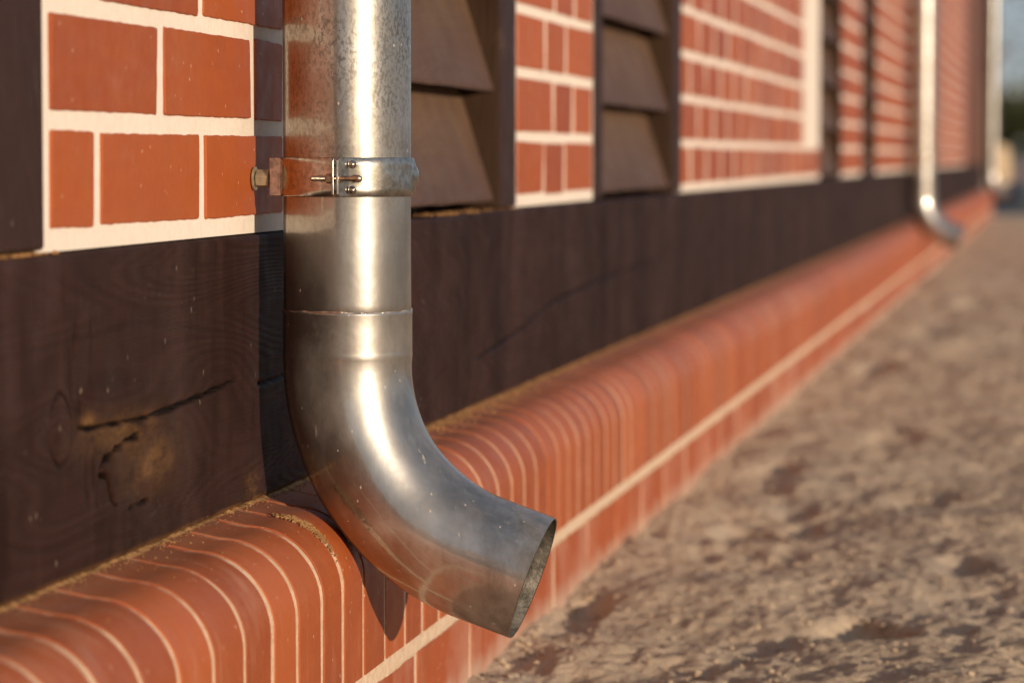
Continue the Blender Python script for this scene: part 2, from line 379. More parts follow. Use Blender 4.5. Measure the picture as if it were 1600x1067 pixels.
def hole(cx, cy, rx, ry, d, rot=0.0, lip=0.08):
    global H; d = d * 0.75; rx = rx * 0.8; ry = ry * 0.8
    u = (GX - cx) * cos(rot) + (GY - cy) * sin(rot); v = -(GX - cx) * sin(rot) + (GY - cy) * cos(rot)
    q = np.sqrt((u / rx) ** 2 + (v / ry) ** 2) + 0.5 * vn(GX * 40, GY * 30, 77)
    H = H - d * (1 / (1 + np.exp((q - 1) * 4.5))) + d * lip * np.exp(-((q - 1.45) / 0.28) ** 2)
for a in [(0.437, 3.31, 0.048, 0.095, 0.040, 0.2), (0.475, 3.28, 0.018, 0.03, 0.018), (0.215, 4.20, 0.045, 0.12, 0.022), (0.30, 4.24, 0.03, 0.09, 0.016),
          (0.446, 4.57, 0.055, 0.11, 0.024), (0.53, 3.84, 0.04, 0.10, 0.02), (0.12, 3.37, 0.03, 0.16, 0.020),
          (0.211, 7.5, 0.05, 0.3, 0.025), (0.19, 4.95, 0.05, 0.15, 0.018), (0.35, 5.6, 0.06, 0.16, 0.024), (0.28, 9.2, 0.07, 0.3, 0.028), (0.36, 11, 0.07, 0.4, 0.03)]:
    hole(*a)
nearw = np.clip((GX - 0.089) / 0.05, 0, 1)                       # earth banked against the plinth
H = H * (0.8 + 0.2 * nearw) - 0.004 * (1 - nearw) - 0.010 * np.clip((GY - 3.5) / 3, 0, 1)
H = np.minimum(H, 0.035)
far = np.clip((GY - 24) / 3, 0, 1); H = H * (1 - far) - 0.03 * far
inside = (GX < 0.05) & (GY < 27.2); H = np.where(inside, -0.06, H)
gm = grid_mesh('ground', np.stack([GX, GY, H], -1), len(gx), len(gy))
tag(link('ground', gm, GROUND, smooth=True), 'dry sandy earth with footprints and crusts beside the plinth', 'ground', kind='structure')
mb = MB(); mb.box((-60, 27.6, -0.05), (40, 47, -0.022))
tag(mb.build('road', ASPH), 'grey asphalt strip crossing beyond the far end of the wall', 'road', kind='structure')

# pebbles and clods strewn on the earth (nobody could count them)
def blob(mb, c, r, sq=0.7, r_=0.5, seed=0):
    rr = random.Random(seed); vs = []; n = 6
    vs.append((c[0], c[1], c[2] + r * sq)); 
    for k, (h, q) in enumerate(((0.45, 0.85), (-0.2, 1.0), (-0.7, 0.6))):
        for i in range(n):
            a = 2 * pi * (i + 0.5 * k) / n; t = r * q * (0.75 + 0.5 * rr.random())
            vs.append((c[0] + cos(a) * t, c[1] + sin(a) * t, c[2] + r * sq * (h + 0.25 * (rr.random() - 0.5))))
    fs = [(0, 1 + i, 1 + (i + 1) % n) for i in range(n)]
    for k in range(2):
        for i in range(n):
            a = 1 + k * n + i; b = 1 + k * n + (i + 1) % n; fs.append((a, a + n, b + n, b))
    mb.add(vs, fs, r_)
def gh(x, y):
    i = np.clip(np.searchsorted(gx, x), 0, len(gx) - 1); j = np.clip(np.searchsorted(gy, y), 0, len(gy) - 1); return H[i, j]
mb = MB()
for k in range(1500):
    y = 2.7 * (10 / 2.7) ** (random.random() ** 1.4); x = random.uniform(0.095, 0.64)
    r = random.choice((0.0012, 0.0016, 0.0022, 0.003, 0.0042)) * random.uniform(0.8, 1.3)
    if random.random() < 0.25: x = 0.092 + abs(random.gauss(0, 0.02))
    blob(mb, (x, y, gh(x, y) + r * 0.25), r, 0.7, random.random(), k)
tag(mb.build('gravel', GROUND), 'small pebbles and clods strewn over the sandy earth', 'gravel', kind='stuff')

# ------------------------------------------------------------------ building
Y0, Y1, ZT = -1.6, 26.6, 2.62
house = tag(empty('brick_building', (0, 0, 0)), 'long red brick building with dark timber frame, louvred openings and rounded brick plinth', 'building')
mb = MB(); mb.box((-0.40, Y0, -0.05), (-0.096, Y1 + 0.05, ZT + 0.18)); mb.build('wall_core', PLAST, house)

# sill beam: real relief, cracks and knot near the downpipe
by = axis_pts([(Y0, 1.70, 40), (1.70, 1.90, 110), (1.90, 2.60, 700), (2.60, 3.3, 250), (3.30, 5.0, 240), (5.0, 10, 160), (10, Y1 + 0.06, 120)])
BZ0, BZ1 = 0.2105, 0.4235
bz = np.linspace(BZ0, BZ1, 150)
BYY, BZZ = np.meshgrid(by, bz, indexing='ij')
def seg_dist(P, Y, Z, wob=0.0):
    d = np.full(Y.shape, 9.0); tt = np.zeros(Y.shape)
    Zw = Z + wob * fbm(Y * 60, Z * 60, 5, 3); Yw = Y + wob * fbm(Y * 60 + 40, Z * 60, 9, 3)
    for k in range(len(P) - 1):
        (ya, za), (yb, zb) = P[k], P[k + 1]; L2 = (yb - ya) ** 2 + (zb - za) ** 2
        t = np.clip(((Yw - ya) * (yb - ya) + (Zw - za) * (zb - za)) / L2, 0, 1)
        q = np.hypot(Yw - ya - t * (yb - ya), Zw - za - t * (zb - za))
        tt = np.where(q < d, (k + t) / (len(P) - 1), tt); d = np.minimum(d, q)
    return d, tt
crack1 = [(1.9614, .3073), (1.9928, .3045), (2.0297, .3041), (2.0934, .3013), (2.1824, .3032), (2.2988, .3077), (2.3819, .3128)]
crack1b = [(2.43, .3035), (2.4581, .3028), (2.5306, .3051), (2.66, .304), (2.9, .298)]
crack2 = [(2.10, .2905), (2.0674, .2884), (2.0423, .2867), (2.0349, .2821), (2.0161, .2791), (2.0074, .2713), (2.0258, .2677), (2.0286, .2626), (2.0342, .2554), (2.0413, .2485), (2.0529, .2432)]
crack3 = [(2.0752, .2416), (2.1245, .2421)]
crackR = [(3.3918, .2619), (3.6386, .2766), (3.9225, .3018), (4.4389, .3151), (5.1062, .3218)]
dep = np.zeros(BYY.shape); drk = np.zeros(BYY.shape); och = np.zeros(BYY.shape)
for P, wd, dp, wb in ((crack1, .0013, .006, .0012), (crack1b, .0010, .004, .002), (crack2, .0017, .008, .0022), (crack3, .0011, .005, .001), (crackR, .0014, .002, .003)):
    d, t = seg_dist(P, BYY, BZZ, wb)
    ww = wd * (0.6 + 0.9 * (vn(BYY * 45, BZZ * 70, 3) + 0.5)) * np.where(t > 0.85, (1 - t) / 0.15, 1).clip(0.15, 1)
    k = np.exp(-(d / ww) ** 2); dep = np.maximum(dep, dp * k); drk = np.maximum(drk, np.clip(k * 1.9 - 0.15, 0, 1))
# knot with its ring shake and torn, tarred fibres around it
ky, kz = 1.9243, 0.3093
rk = np.hypot((BYY - ky) / 1.0, (BZZ - kz) / 1.05) + 0.002 * fbm(BYY * 80, BZZ * 80, 13, 2)
ring = np.exp(-((rk - 0.0225) / 0.0011) ** 2); dep = np.maximum(dep, 0.0028 * ring); drk = np.maximum(drk, 0.8 * ring)
dep = dep - 0.0012 * np.exp(-(rk / 0.019) ** 4)
torn = np.exp(-(((BYY - 1.967) / 0.020) ** 2 + ((BZZ - 0.345) / 0.034) ** 2)); tn = np.clip(fbm(BYY * 90, BZZ * 35, 15, 4, 0.65) * 2.2 + 0.25, 0, 1)
dep = dep + 0.0035 * torn * tn; drk = np.maximum(drk, 0.75 * torn * tn)
torn2 = np.exp(-(((BYY - 1.985) / 0.018) ** 2 + ((BZZ - 0.275) / 0.02) ** 2)); tn2 = np.clip(fbm(BYY * 130, BZZ * 55, 16, 3) * 2.4, 0, 1)
dep = dep + 0.003 * torn2 * tn2; drk = np.maximum(drk, 0.8 * torn2 * tn2)
for (sy, sz, a, b) in ((3.53, .2974, .02, .05), (4.05, .287, .03, .04), (2.50, .262, .02, .03)):
    q = np.exp(-(((BYY - sy) / a) ** 2 + ((BZZ - sz) / b) ** 2)); drk = np.maximum(drk, 0.5 * q * np.clip(fbm(BYY * 30, BZZ * 20, 19, 3) * 2 + 0.5, 0, 1))
d1, _ = seg_dist(crack1, BYY, BZZ - 0.004 + 0.014, 0)
och = 0.34 * np.exp(-(((BYY - 2.06) / 0.085) ** 2 + ((BZZ - 0.298) / 0.0125) ** 2)) + 0.75 * np.exp(-(((BYY - 1.985) / 0.014) ** 2 + ((BZZ - 0.308) / 0.006) ** 2)) \
    + 0.35 * np.exp(-(((BYY - 2.13) / 0.06) ** 2 + ((BZZ - 0.268) / 0.018) ** 2)) + 0.5 * np.exp(-(((BYY - 2.41) / 0.02) ** 2 + ((BZZ - 0.225) / 0.010) ** 2))
och += 0.6 * np.clip(1 - (BZZ - BZ0) / 0.0035, 0, 1)
warp = 0.05 * np.exp(-(np.hypot((BYY - ky), (BZZ - kz) * 1.6) / 0.07)) + 0.03 * np.exp(-(((BYY - 2.62) / .12) ** 2 + ((BZZ - .26) / .05) ** 2)) + 0.02 * fbm(BYY * 3, BZZ * 4, 61, 2)
warp += 0.035 * np.exp(-(((BYY - 2.33) / .10) ** 2 + ((BZZ - .30) / .04) ** 2))
edge = np.clip((BZ1 - BZZ) / 0.004, 0, 1); edge2 = np.clip((BZZ - BZ0) / 0.003, 0, 1)
BX = 0.0045 - dep - 0.0025 * (1 - edge) ** 2 - 0.0015 * (1 - edge2) ** 2 + 0.0016 * fbm(BYY * 5, BZZ * 9, 23, 3) + 0.0004 * fbm(BYY * 25, BZZ * 90, 24, 2)
V = np.stack([BX, BYY, BZZ + 0.0012 * fbm(BYY * 2.5, BYY * 0, 27, 2) * (BZZ > 0.4)], -1)
top = V[:, -1:, :].copy(); top[..., 0] = -0.095; top[..., 2] += 0.0; bot = V[:, :1, :].copy(); bot[..., 0] = -0.095
V = np.concatenate([bot, V, top], 1)
bm_ = grid_mesh('sill_beam', V, len(by), len(bz) + 2)
pad = lambda A: np.concatenate([A[:, :1], A, A[:, -1:]], 1)
vattr(bm_, 'dark', pad(drk)); vattr(bm_, 'ochre', pad(och)); vattr(bm_, 'warp', pad(warp))
beam = link('sill_beam', bm_, BEAM, house, smooth=True)
mb = MB(); mb.box((-0.095, Y0, ZT + 0.001), (0.006, Y1 + 0.05, ZT + 0.18)); mb.build('top_beam', POST, house, bevel=0.004)

# brick panels -------------------------------------------------------------
def brick_face(mb, y0, y1, z0, z1, x, step, wob, seed, r, depth=0.004):
    rr = random.Random(seed)
    ny = max(2, int((y1 - y0) / step)); nz = max(2, int((z1 - z0) / step))
    cr = 0.0014
    def wv(n, amp):
        a = [rr.gauss(0, amp) for _ in range(n + 1)]
        b = [a[0]] + [(a[i - 1] + 2 * a[i] + a[i + 1]) / 4 for i in range(1, n)] + [a[-1]]
        o = rr.gauss(0, 0.0006); s = rr.gauss(0, 0.0006)
        return [b[i] + o + s * (i / n - 0.5) for i in range(n + 1)]
    pts = []
    for i, q in enumerate(wv(ny, wob)): pts.append((y0 + cr + (y1 - y0 - 2 * cr) * i / ny, z0 + q))
    for i, q in enumerate(wv(nz, wob)): pts.append((y1 + q, z0 + cr + (z1 - z0 - 2 * cr) * i / nz))
    for i, q in enumerate(wv(ny, wob)): pts.append((y1 - cr - (y1 - y0 - 2 * cr) * i / ny, z1 + q))
    for i, q in enumerate(wv(nz, wob)): pts.append((y0 + q, z1 - cr - (z1 - z0 - 2 * cr) * i / nz))
    cy = (y0 + y1) / 2; cz = (z0 + z1) / 2; n = len(pts); vs = []
    hy = (y1 - y0) / 2; hz = (z1 - z0) / 2
    tl = rr.gauss(0, 0.0004); tl2 = rr.gauss(0, 0.0004)
    for inset, xx in ((0.0, x - depth), (0.0, x - 0.0006), (0.0007, x)):
        for (py, pz) in pts:
            ny_ = (py - cy) / hy; nz_ = (pz - cz) / hz
            vs.append((xx + tl * ny_ + tl2 * nz_, py - inset * ny_, pz - inset * nz_))
    fs = []
    for L in range(2):
        for i in range(n):
            a = L * n + i; b = L * n + (i + 1) % n; fs.append((a, b, b + n, a + n))
    fs.append(tuple(2 * n + i for i in range(n)))
    mb.add(vs, fs, r)
def brick_panel(pa, pb, rows, near_px, label=None, base=0.4245, margin=0.017, patch=None, jw=0.016):
    """rows: dict row index -> list of joint centres; otherwise stretcher bond"""
    m0 = MB(); m0.box((-0.095, pa, base), (0.0, pb, ZT)); mo = m0.build('brick_panel', MORTAR, house)
    mbk = MB(); k = 0; z = base + 0.0145
    while z + 0.0635 < ZT:
        ys = rows.get(k)
        e = pb - margin
        if patch and k >= 1: e = patch
        if ys is None:
            off = (0.13, 0.255)[k % 2] + random.uniform(-0.012, 0.012)
            ys = []; y = pa + margin + off
            while y < e - 0.05: ys.append(y); y += 0.252 + random.uniform(-0.006, 0.006)
        cuts = [pa + margin - jw / 2] + list(ys) + [e + jw / 2]
        for a, b in zip(cuts[:-1], cuts[1:]):
            vis = z < 1.0
            brick_face(mbk, a + jw / 2, b - jw / 2, z, z + 0.0632, 0.0018, 0.004 if (near_px and vis) else 0.05,
                       0.0003 if vis else 0.0002, int(a * 1000) + k * 77, random.random())
        z += 0.0765; k += 1
    mbk.build('bricks', BRICK, mo)
    return mo
brick_panel(0.2, 0.88, {}, False)
brick_panel(1.903, 2.541, {0: [2.018, 2.278], 1: [2.1705, 2.429], 2: [2.018, 2.277], 3: [2.1705, 2.429]}, True, jw=0.0175)
brick_panel(3.652, 4.286, {0: [3.862, 4.028], 1: [3.939, 4.104], 2: [3.876, 4.041], 3: [3.95, 4.115]}, True, base=0.4255, jw=0.024)
brick_panel(5.294, 8.434, {}, True, patch=7.87, jw=0.036)
brick_panel(9.257, 10.256, {}, False)
brick_panel(11.01, 13.30, {}, False)
brick_panel(13.42, 16.80, {}, False)
brick_panel(16.92, 21.65, {}, False)
brick_panel(-1.5, -0.9, {}, False)

# posts
def post(a, b):
    mb = MB(); n = 14
    mb.box((-0.095, a, 0.4262), (0.0035, b, ZT)); mb.build('post', POST, house, bevel=0.003)
for a, b in ((-1.6, -1.503), (-0.897, -0.80), (0.10, 0.197), (0.883, 0.98), (1.795, 1.9), (2.544, 2.64), (3.551, 3.649), (4.289, 4.36), (5.185, 5.291), (8.437, 8.465), (9.222, 9.254), (10.259, 10.285),
             (10.975, 11.007), (13.303, 13.417), (16.803, 16.917), (21.653, 21.76), (26.30, 26.60)):
    post(a, b)
mb = MB(); mb.box((-0.095, 21.763, 0.4262), (-0.002, 26.297, ZT)); mb.build('boarded_panel', BOARD, house)

# louvred openings
def louvre(a, b):
    fr = MB()
    fr.box((-0.0955, a + .001, 0.4262), (-0.085, b - .001, ZT - .001))
    o = fr.build('louvred_vent', JAMB, house)
    m2 = MB(); m2.box((-0.084, b - 0.004, 0.4262), (-0.001, b - .0005, ZT - .001)); m2.build('jamb', JAMB, o, bevel=0.0008)
    m2 = MB(); m2.box((-0.084, a + .0005, 0.4262), (-0.001, a + 0.012, ZT - .001)); m2.build('jamb', JAMB, o, bevel=0.0015)
    zb = 0.4345; k = 0
    while zb + 0.15 < ZT:
        d = 0.0008 * random.gauss(0, 1)
        x0, x1, h, t = -0.0065 + d, -0.050, 0.142, 0.016
        n = 12; vs = []; ya, yb = a + 0.013, b - 0.0045
        for i in range(n + 1):
            y = ya + (yb - ya) * i / n; w_ = 0.0006 * random.gauss(0, 1)
            vs += [(x0 - t + w_, y, zb + 0.003), (x0 + w_, y, zb + w_), (x0 + .0008, y, zb + 0.004), (x1, y, zb + h), (x1 - t, y, zb + h)]
        fs = []
        for i in range(n):
            for j in range(5):
                p = i * 5 + j; q = i * 5 + (j + 1) % 5; fs.append((p, p + 5, q + 5, q))
        fs += [tuple(range(5)), tuple(n * 5 + j for j in range(5))[::-1]]
        s = MB(); s.add(vs, fs, random.random()); so = s.build('slat', SLAT, o)
        vattr(so.data, 'rub', np.tile([0, 0, 0, 1.0, 1.0], n + 1))
        zb += 0.1265; k += 1
for a, b in ((-0.80, 0.10), (0.98, 1.795), (2.64, 3.551), (4.36, 5.185), (8.465, 9.222), (10.285, 10.975)): louvre(a, b)

# ------------------------------------------------------------------ plinth
plinth = MB()
PX, PZ0, PR = 0.089, 0.0665, 0.058
prof = [(-0.02, 0.2095), (0.006, 0.2080), (0.018, 0.2058)]
zc = 0.1455; xc = PX - PR; prof.append((xc - 0.004, 0.2040))
def arc(n):
    return [(xc + PR * sin(a), zc + PR * cos(a)) for a in np.linspace(radians(6), radians(90), n)]
PF = prof + arc(14) + [(PX, 0.13), (PX, 0.11), (PX, 0.088), (PX, PZ0)]
PC = prof[1:] + arc(6) + [(PX, PZ0)]
def normals(P):
    out = []
    for i in range(len(P)):
        a = P[max(i - 1, 0)]; b = P[min(i + 1, len(P) - 1)]; dx = b[0] - a[0]; dz = b[1] - a[1]; l = sqrt(dx * dx + dz * dz); out.append((-dz / l, dx / l))
    return [(-n[0], -n[1]) if (n[0] < 0 and n[1] < 0) or (n[1] < -.5) or n[0] < -0.5 else n for n in out]
def nrm(P):
    # outward = +x / +z
    out = []
    for n in normals(P):
        if n[0] + n[1] < 0: n = (-n[0], -n[1])
        out.append(n)
    return out
def bullnose(mb, y0, y1, P, N, fine, seed):
    rr = random.Random(seed); d = rr.uniform(-0.0003, 0.0003); tl = rr.uniform(-0.0002, 0.0002)
    amp = 0.0006 if fine else 0.0003
    def wl():
        o = rr.gauss(0, amp); a = [rr.gauss(0, amp) for _ in P]; return [o + (a[max(i-1,0)] + a[i] + a[min(i+1,len(P)-1)]) / 3 for i in range(len(P))]
    wa, wb = wl(), wl(); vs = []; m = len(P)
    def col(c, off, wv, base, q):
        return [(px + nx * (off + d + tl * q), base + c + wv[i], pz + nz * (off + d + tl * q)) for i, ((px, pz), (nx, nz)) in enumerate(zip(P, N))]
    A0 = col(0, -0.005, wa, y0, -1); A1 = col(0, -0.0007, wa, y0, -1); A2 = col(0.0008, 0, wa, y0, -1)
    B0 = col(0, -0.005, wb, y1, 1); B1 = col(0, -0.0007, wb, y1, 1); B2 = col(-0.0008, 0, wb, y1, 1)
    fs = []
    for pr in ((A0, A1), (A1, A2), (A2, B2), (B2, B1), (B1, B0)):
        k = len(vs); vs += pr[0] + pr[1]; fs += [(k + i, k + i + 1, k + m + i + 1, k + m + i) for i in range(m - 1)]
    mb.add(vs, fs, rr.random())
joints = [1.9043, 1.9882, 2.0673, 2.1444, 2.2193, 2.2942, 2.3673, 2.4397, 2.5215, 2.6010, 2.6759]
y = joints[0]
pre = []
while y > Y0: y -= 0.0755 + random.uniform(-.002, .002); pre.append(y)
joints = pre[::-1] + joints
while joints[-1] < Y1: joints.append(joints[-1] + 0.0755 + random.uniform(-.003, .003))
fine = MB(); NF, NC = nrm(PF), nrm(PC)
for a, b in zip(joints[:-1], joints[1:]):
    f_ = 1.6 < a < 5.5; jw = 0.0106 + random.uniform(-.0030, .0026)
    bullnose(fine, a + jw / 2, b - jw / 2, PF if f_ else PC, NF if f_ else NC, f_, int(a * 1e4))
pl = empty('brick_plinth'); pl.parent = house
bc = fine.build('rounded_brick_course', PLINTH, pl, smooth=False)
for p in bc.data.polygons: p.use_smooth = True
# mortar body following the profile, slightly recessed, continuing down as the bed and backing
py_ = axis_pts([(Y0, 1.6, 60), (1.6, 3.6, 900), (3.6, 6, 300), (6, Y1 + 0.05, 300)])
PM = prof + arc(14) + [(PX, 0.13), (PX, 0.11), (PX, 0.088), (PX, 0.068)]
NM = nrm(PM); V = np.zeros((len(py_), len(PM), 3))
for i, ((px, pz), (nx, nz)) in enumerate(zip(PM, NM)):
    o = -0.0009 + 0.0003 * fbm(py_ * 70, np.full_like(py_, i * 0.7), 71, 3) - 0.0007 * np.clip(vn(py_ * 13.3, py_ * 0, 72) + 0.1, 0, 1)
    V[:, i, 0] = px + nx * o; V[:, i, 1] = py_; V[:, i, 2] = pz + nz * o
link('joint_mortar', grid_mesh('joint_mortar', V, len(py_), len(PM)), PMORTAR, pl, smooth=True)
# bed joint
bzs = np.array([0.0485, 0.0515, 0.0535, 0.056, 0.059, 0.062, 0.065, 0.0675, 0.0695])
V = np.zeros((len(py_), len(bzs), 3))
for i, z in enumerate(bzs):
    ed = 0.003 if i in (0, len(bzs) - 1) else (0.0006 if i in (1, len(bzs) - 2) else 0)
    V[:, i, 0] = PX - 0.0004 - ed + 0.0009 * fbm(py_ * 55, np.full_like(py_, i * 0.8), 81, 3)
    V[:, i, 1] = py_; V[:, i, 2] = z + 0.0016 * fbm(py_ * 18, np.full_like(py_, 0 if i < 4 else 7.0), 83, 3)
link('bed_mortar', grid_mesh('bed_mortar', V, len(py_), len(bzs)), BMORTAR, pl, smooth=True)
mb = MB(); mb.box((-0.095, Y0, -0.06), (PX - 0.0016, Y1 + 0.04, 0.0505)); mb.build('base_mortar', BMORTAR, pl)
mb = MB(); y = 2.654 - 0.2505 * 17; k = 0
while y < Y1:
    y2 = y + 0.2505 + random.uniform(-.004, .004)
    brick_face(mb, y + 0.0065, y2 - 0.0065, -0.03, 0.0525, PX - 0.0006, 0.006 if 1.6 < y < 4.5 else 0.05, 0.0007, int(y * 999), random.random(), 0.006)
    y = y2
mb.build('base_brick_course', BASEB, pl)
mb = MB(); mb.box((-0.095, Y0, 0.051), (0.03, Y1 + 0.045, 0.198)); mb.build('plinth_core', BMORTAR, pl)

# loose mortar crumbs along the beam foot, on the beam top, and on the plinth
crumb = MB()
def strip(mb, ya, yb, x0, x1, z, n, seed, hmul=1.0):
    Y = np.linspace(ya, yb, n); vs = []
    hs = 0.0009 + 0.0022 * fbm(Y * 90, Y * 0 + seed, 91, 4, 0.6); xs = x1 + 0.0028 * fbm(Y * 55, Y * 0 + seed, 92, 4, 0.6)
    for y, h, x in zip(Y, hs, xs):
        h = max(0.0002, h) * hmul
        vs += [(x0, y, z + h), ((x0 + x) / 2, y, z + h * 0.8), (x, y, z - 0.0012)]
    fs = [(i * 3 + j, i * 3 + j + 1, i * 3 + j + 4, i * 3 + j + 3) for i in range(n - 1) for j in range(2)]
    mb.add(vs, fs, 0.5)
strip(crumb, 1.6, 7.0, -0.002, 0.0062, 0.2087, 3600, 1)
strip(crumb, 7.0, 26.5, -0.002, 0.0075, 0.2087, 1500, 2)
def scatter(mb, n, fy, fx, z, rs, seed):
    rr = random.Random(seed)
    for k in range(n):
        y = fy(rr); x = fx(rr); r = rs * rr.uniform(0.4, 1.5)
        zz = z(x, y) if callable(z) else z
        blob(mb, (x, y, zz + r * 0.3), r, 0.75, rr.random(), seed * 1000 + k)
def ptop(x, y):
    for (xa, za), (xb, zb) in zip(PF[:-1], PF[1:]):
        if xa <= x <= xb and xb > xa: return za + (zb - za) * (x - xa) / (xb - xa)
    return 0.2
scatter(crumb, 620, lambda r: r.uniform(1.8, 4.5), lambda r: 0.006 + abs(r.gauss(0, 0.0035)), ptop, 0.0007, 1)
scatter(crumb, 380, lambda r: r.gauss(3.35, 0.20), lambda r: 0.006 + abs(r.gauss(0, 0.011)), ptop, 0.0011, 2)
scatter(crumb, 60, lambda r: r.uniform(1.85, 2.9), lambda r: r.uniform(0.008, 0.06), ptop, 0.0006, 3)
scatter(crumb, 420, lambda r: r.gauss(2.3665, 0.0045), lambda r: 0.058 + r.gauss(0, .010), lambda x, y: ptop(x, y) + 0.0006, 0.0012, 4)   # clot where a joint spills by the elbow
scatter(crumb, 240, lambda r: r.uniform(1.80, 1.925), lambda r: r.uniform(-0.012, 0.004), 0.4236, 0.0014, 5)
scatter(crumb, 160, lambda r: r.uniform(3.2, 3.68), lambda r: r.uniform(-0.03, 0.002), 0.4236, 0.0014, 6)
tag(crumb.build('mortar_crumbs', CRUMB), 'ochre mortar crumbs lying along the foot of the dark beam', 'crumbs', kind='stuff')

# ------------------------------------------------------------------ downpipe
PXC, PYC, PRAD = 0.078, 2.432, 0.0513
def tube(path, rad_f, n, closed_end=None):
    """path: list of (x,z,tangent angle from straight down towards +x); returns (nu,n,3)"""
    P = []
    for i, (x, z, a) in enumerate(path):
        row = []
        for k in range(n):
            t = 2 * pi * k / n; r = rad_f(i, t)
            # frame: tangent = (sin a, 0, -cos a); e1 = (cos a, 0, sin a); e2 = (0,1,0)
            row.append((x + cos(a) * cos(t) * r, sin(t) * r, z + sin(a) * cos(t) * r))
        P.append(row)
    return np.array(P)
def tube_obj(name, path, rad_f, mat, parent, n=128):
    V = tube(path, rad_f, n); V = np.transpose(V, (1, 0, 2))
    return link(name, grid_mesh(name, V, n, len(path), True), mat, parent, smooth=True)
def make_downpipe(dz=0.0, full=True):
    root = empty('downpipe', (PXC, PYC, 0.0))
    n = 128
    zs = list(np.linspace(2.60, 0.75, 12)) + list(np.linspace(0.73, 0.3627, 60))
    zs.append(0.3615)
    nr = lambda z, t: 0.00022 * sin(2 * t + z * 9) + 0.00012 * sin(3 * t + 23 * z + 1.0)
    tube_obj('upper_pipe', [(0, z, 0) for z in zs], lambda i, t: PRAD + nr(zs[i], t) - (0.0004 if i == len(zs) - 1 else 0), ZINC, root)
    # elbow: socket, shallow bead, 70 degree bend, short straight outlet
    R, phi, L = 0.162, radians(70.4), 0.046
    path = []; rads = []
    for z in (0.3632, 0.3626, 0.3612, 0.358, 0.350, 0.340, 0.333, 0.3295, 0.3275, 0.3255, 0.3235, 0.3215, 0.3185):
        path.append((0, z, 0)); b = 0.0002 * math.exp(-((z - 0.3275) / 0.0022) ** 2) + (0.0005 if z > 0.3275 else 0.0005 * max(0, (z - 0.318) / 0.0095))
        rads.append(PRAD + b + (0.0003 if z > 0.361 else 0))
    rads[0] = PRAD - 0.0002
    for k in range(1, 61):
        a = phi * k / 60; path.append((R * (1 - cos(a)), 0.3185 - R * sin(a), a)); rads.append(PRAD * (1 - 0.0 * k))
    ex, ez = path[-1][0], path[-1][1]
    for t in (0.01, 0.02, 0.03, 0.038, 0.043, L):
        path.append((ex + sin(phi) * t, ez - cos(phi) * t, phi)); rads.append(PRAD)
    ne = len(path)
    def rf(i, t):
        w_ = 0.00025 * sin(2 * t + i * 0.13) + 0.00018 * sin(3 * t - i * 0.21)
        if i > 14: w_ += 0.0004 * cos(t) * cos(t) * 0 - 0.0010 * math.exp(-((t - pi) / 0.5) ** 2) * 0
        return rads[i] + w_ * min(1, i / 13)
    el = tube_obj('elbow', path, rf, ZINCE, root)
    # rim and dirty inside
    inner = path[:]; 
    ip = [(path[-1][0], path[-1][1], phi)] * 3 + [p for p in path[::-1][1:]]
    ip[1] = (path[-1][0] + sin(phi) * 0.0005, path[-1][1] - cos(phi) * 0.0005, phi)
    ir = [PRAD, PRAD - 0.0005, PRAD - 0.0012] + [PRAD - 0.0014] * (len(ip) - 3)
    rim_p, rim_r = ip[:3], ir[:3]
    tube_obj('rim', rim_p, lambda i, t: rim_r[i] + 0.00025 * sin(2 * t + (ne - 1) * 0.13) + 0.00018 * sin(3 * t - (ne - 1) * 0.21), ZCL, el)
    tube_obj('inner_wall', ip[2:], lambda i, t: ir[i + 2] + (0.0006 * math.sin(9 * t + i) * math.sin(4 * t - i * .7) if 1 < i else 0), INNER, el)
    # solder seam where the pipe enters the elbow
    n2 = 200; V = np.zeros((n2, 6, 3))
    for i in range(n2):
        t = 2 * pi * i / n2; q = 0.5 + 0.9 * float(fbm(np.array([t * 5.0]), np.array([2.0]), 99, 4)[0]); q = max(0.12, q)
        lf = 1.0 + 0.9 * math.exp(-((t - 5.15) / 0.35) ** 2)
        for j in range(6):
            a = pi * j / 5; hh = 0.0013 * q * lf
            V[i, j] = ((PRAD + 0.0002 + 0.0010 * q * sin(a)) * cos(t), (PRAD + 0.0002 + 0.0010 * q * sin(a)) * sin(t), 0.3634 + hh * cos(a) + 0.0004 * sin(3 * t) - (lf - 1) * .001)
    link('solder_seam', grid_mesh('solder_seam', V, n2, 6, True), SOLDER, root, smooth=True)
    # clamp ---------------------------------------------------------------
    cz0, cz1 = 0.4542, 0.4850; EA = radians(-90 + 7.0)         # ears' azimuth (math angle in XY)
    n3 = 240; zz = [cz0, cz0, cz0 + 0.0009, cz0 + 0.006, cz0 + 0.0105, 0.4696, cz1 - 0.0105, cz1 - 0.006, cz1 - 0.0009, cz1, cz1]
    ro = [0.0004, 0.0015, 0.0021, 0.0021, 0.0021, 0.0021, 0.0021, 0.0021, 0.0021, 0.0015, 0.0004]
    V = np.zeros((n3, len(zz), 3)); a0, a1 = EA + 0.035, EA + 2 * pi - 0.035
    for i in range(n3):
        t = a0 + (a1 - a0) * i / (n3 - 1)
        for j, z in enumerate(zz):
            r = PRAD + ro[j] + 0.00015 * sin(5 * t + j)
            if 3 <= j <= 7:
                q = {3: 0.35, 4: 0.9, 5: 1.0, 6: 0.9, 7: 0.35}[j]
                dt = (t - radians(8) + pi) % (2 * pi) - pi
                r += 0.0042 * q * math.exp(-(dt / 0.16) ** 2)
            V[i, j] = (r * cos(t), r * sin(t), z)
    cl = link('clamp', grid_mesh('clamp', V, n3, len(zz)), ZCL, root, smooth=True)
    d = Vector((cos(EA), sin(EA), 0)); tg = Vector((-sin(EA), cos(EA), 0)); zc_ = 0.4696
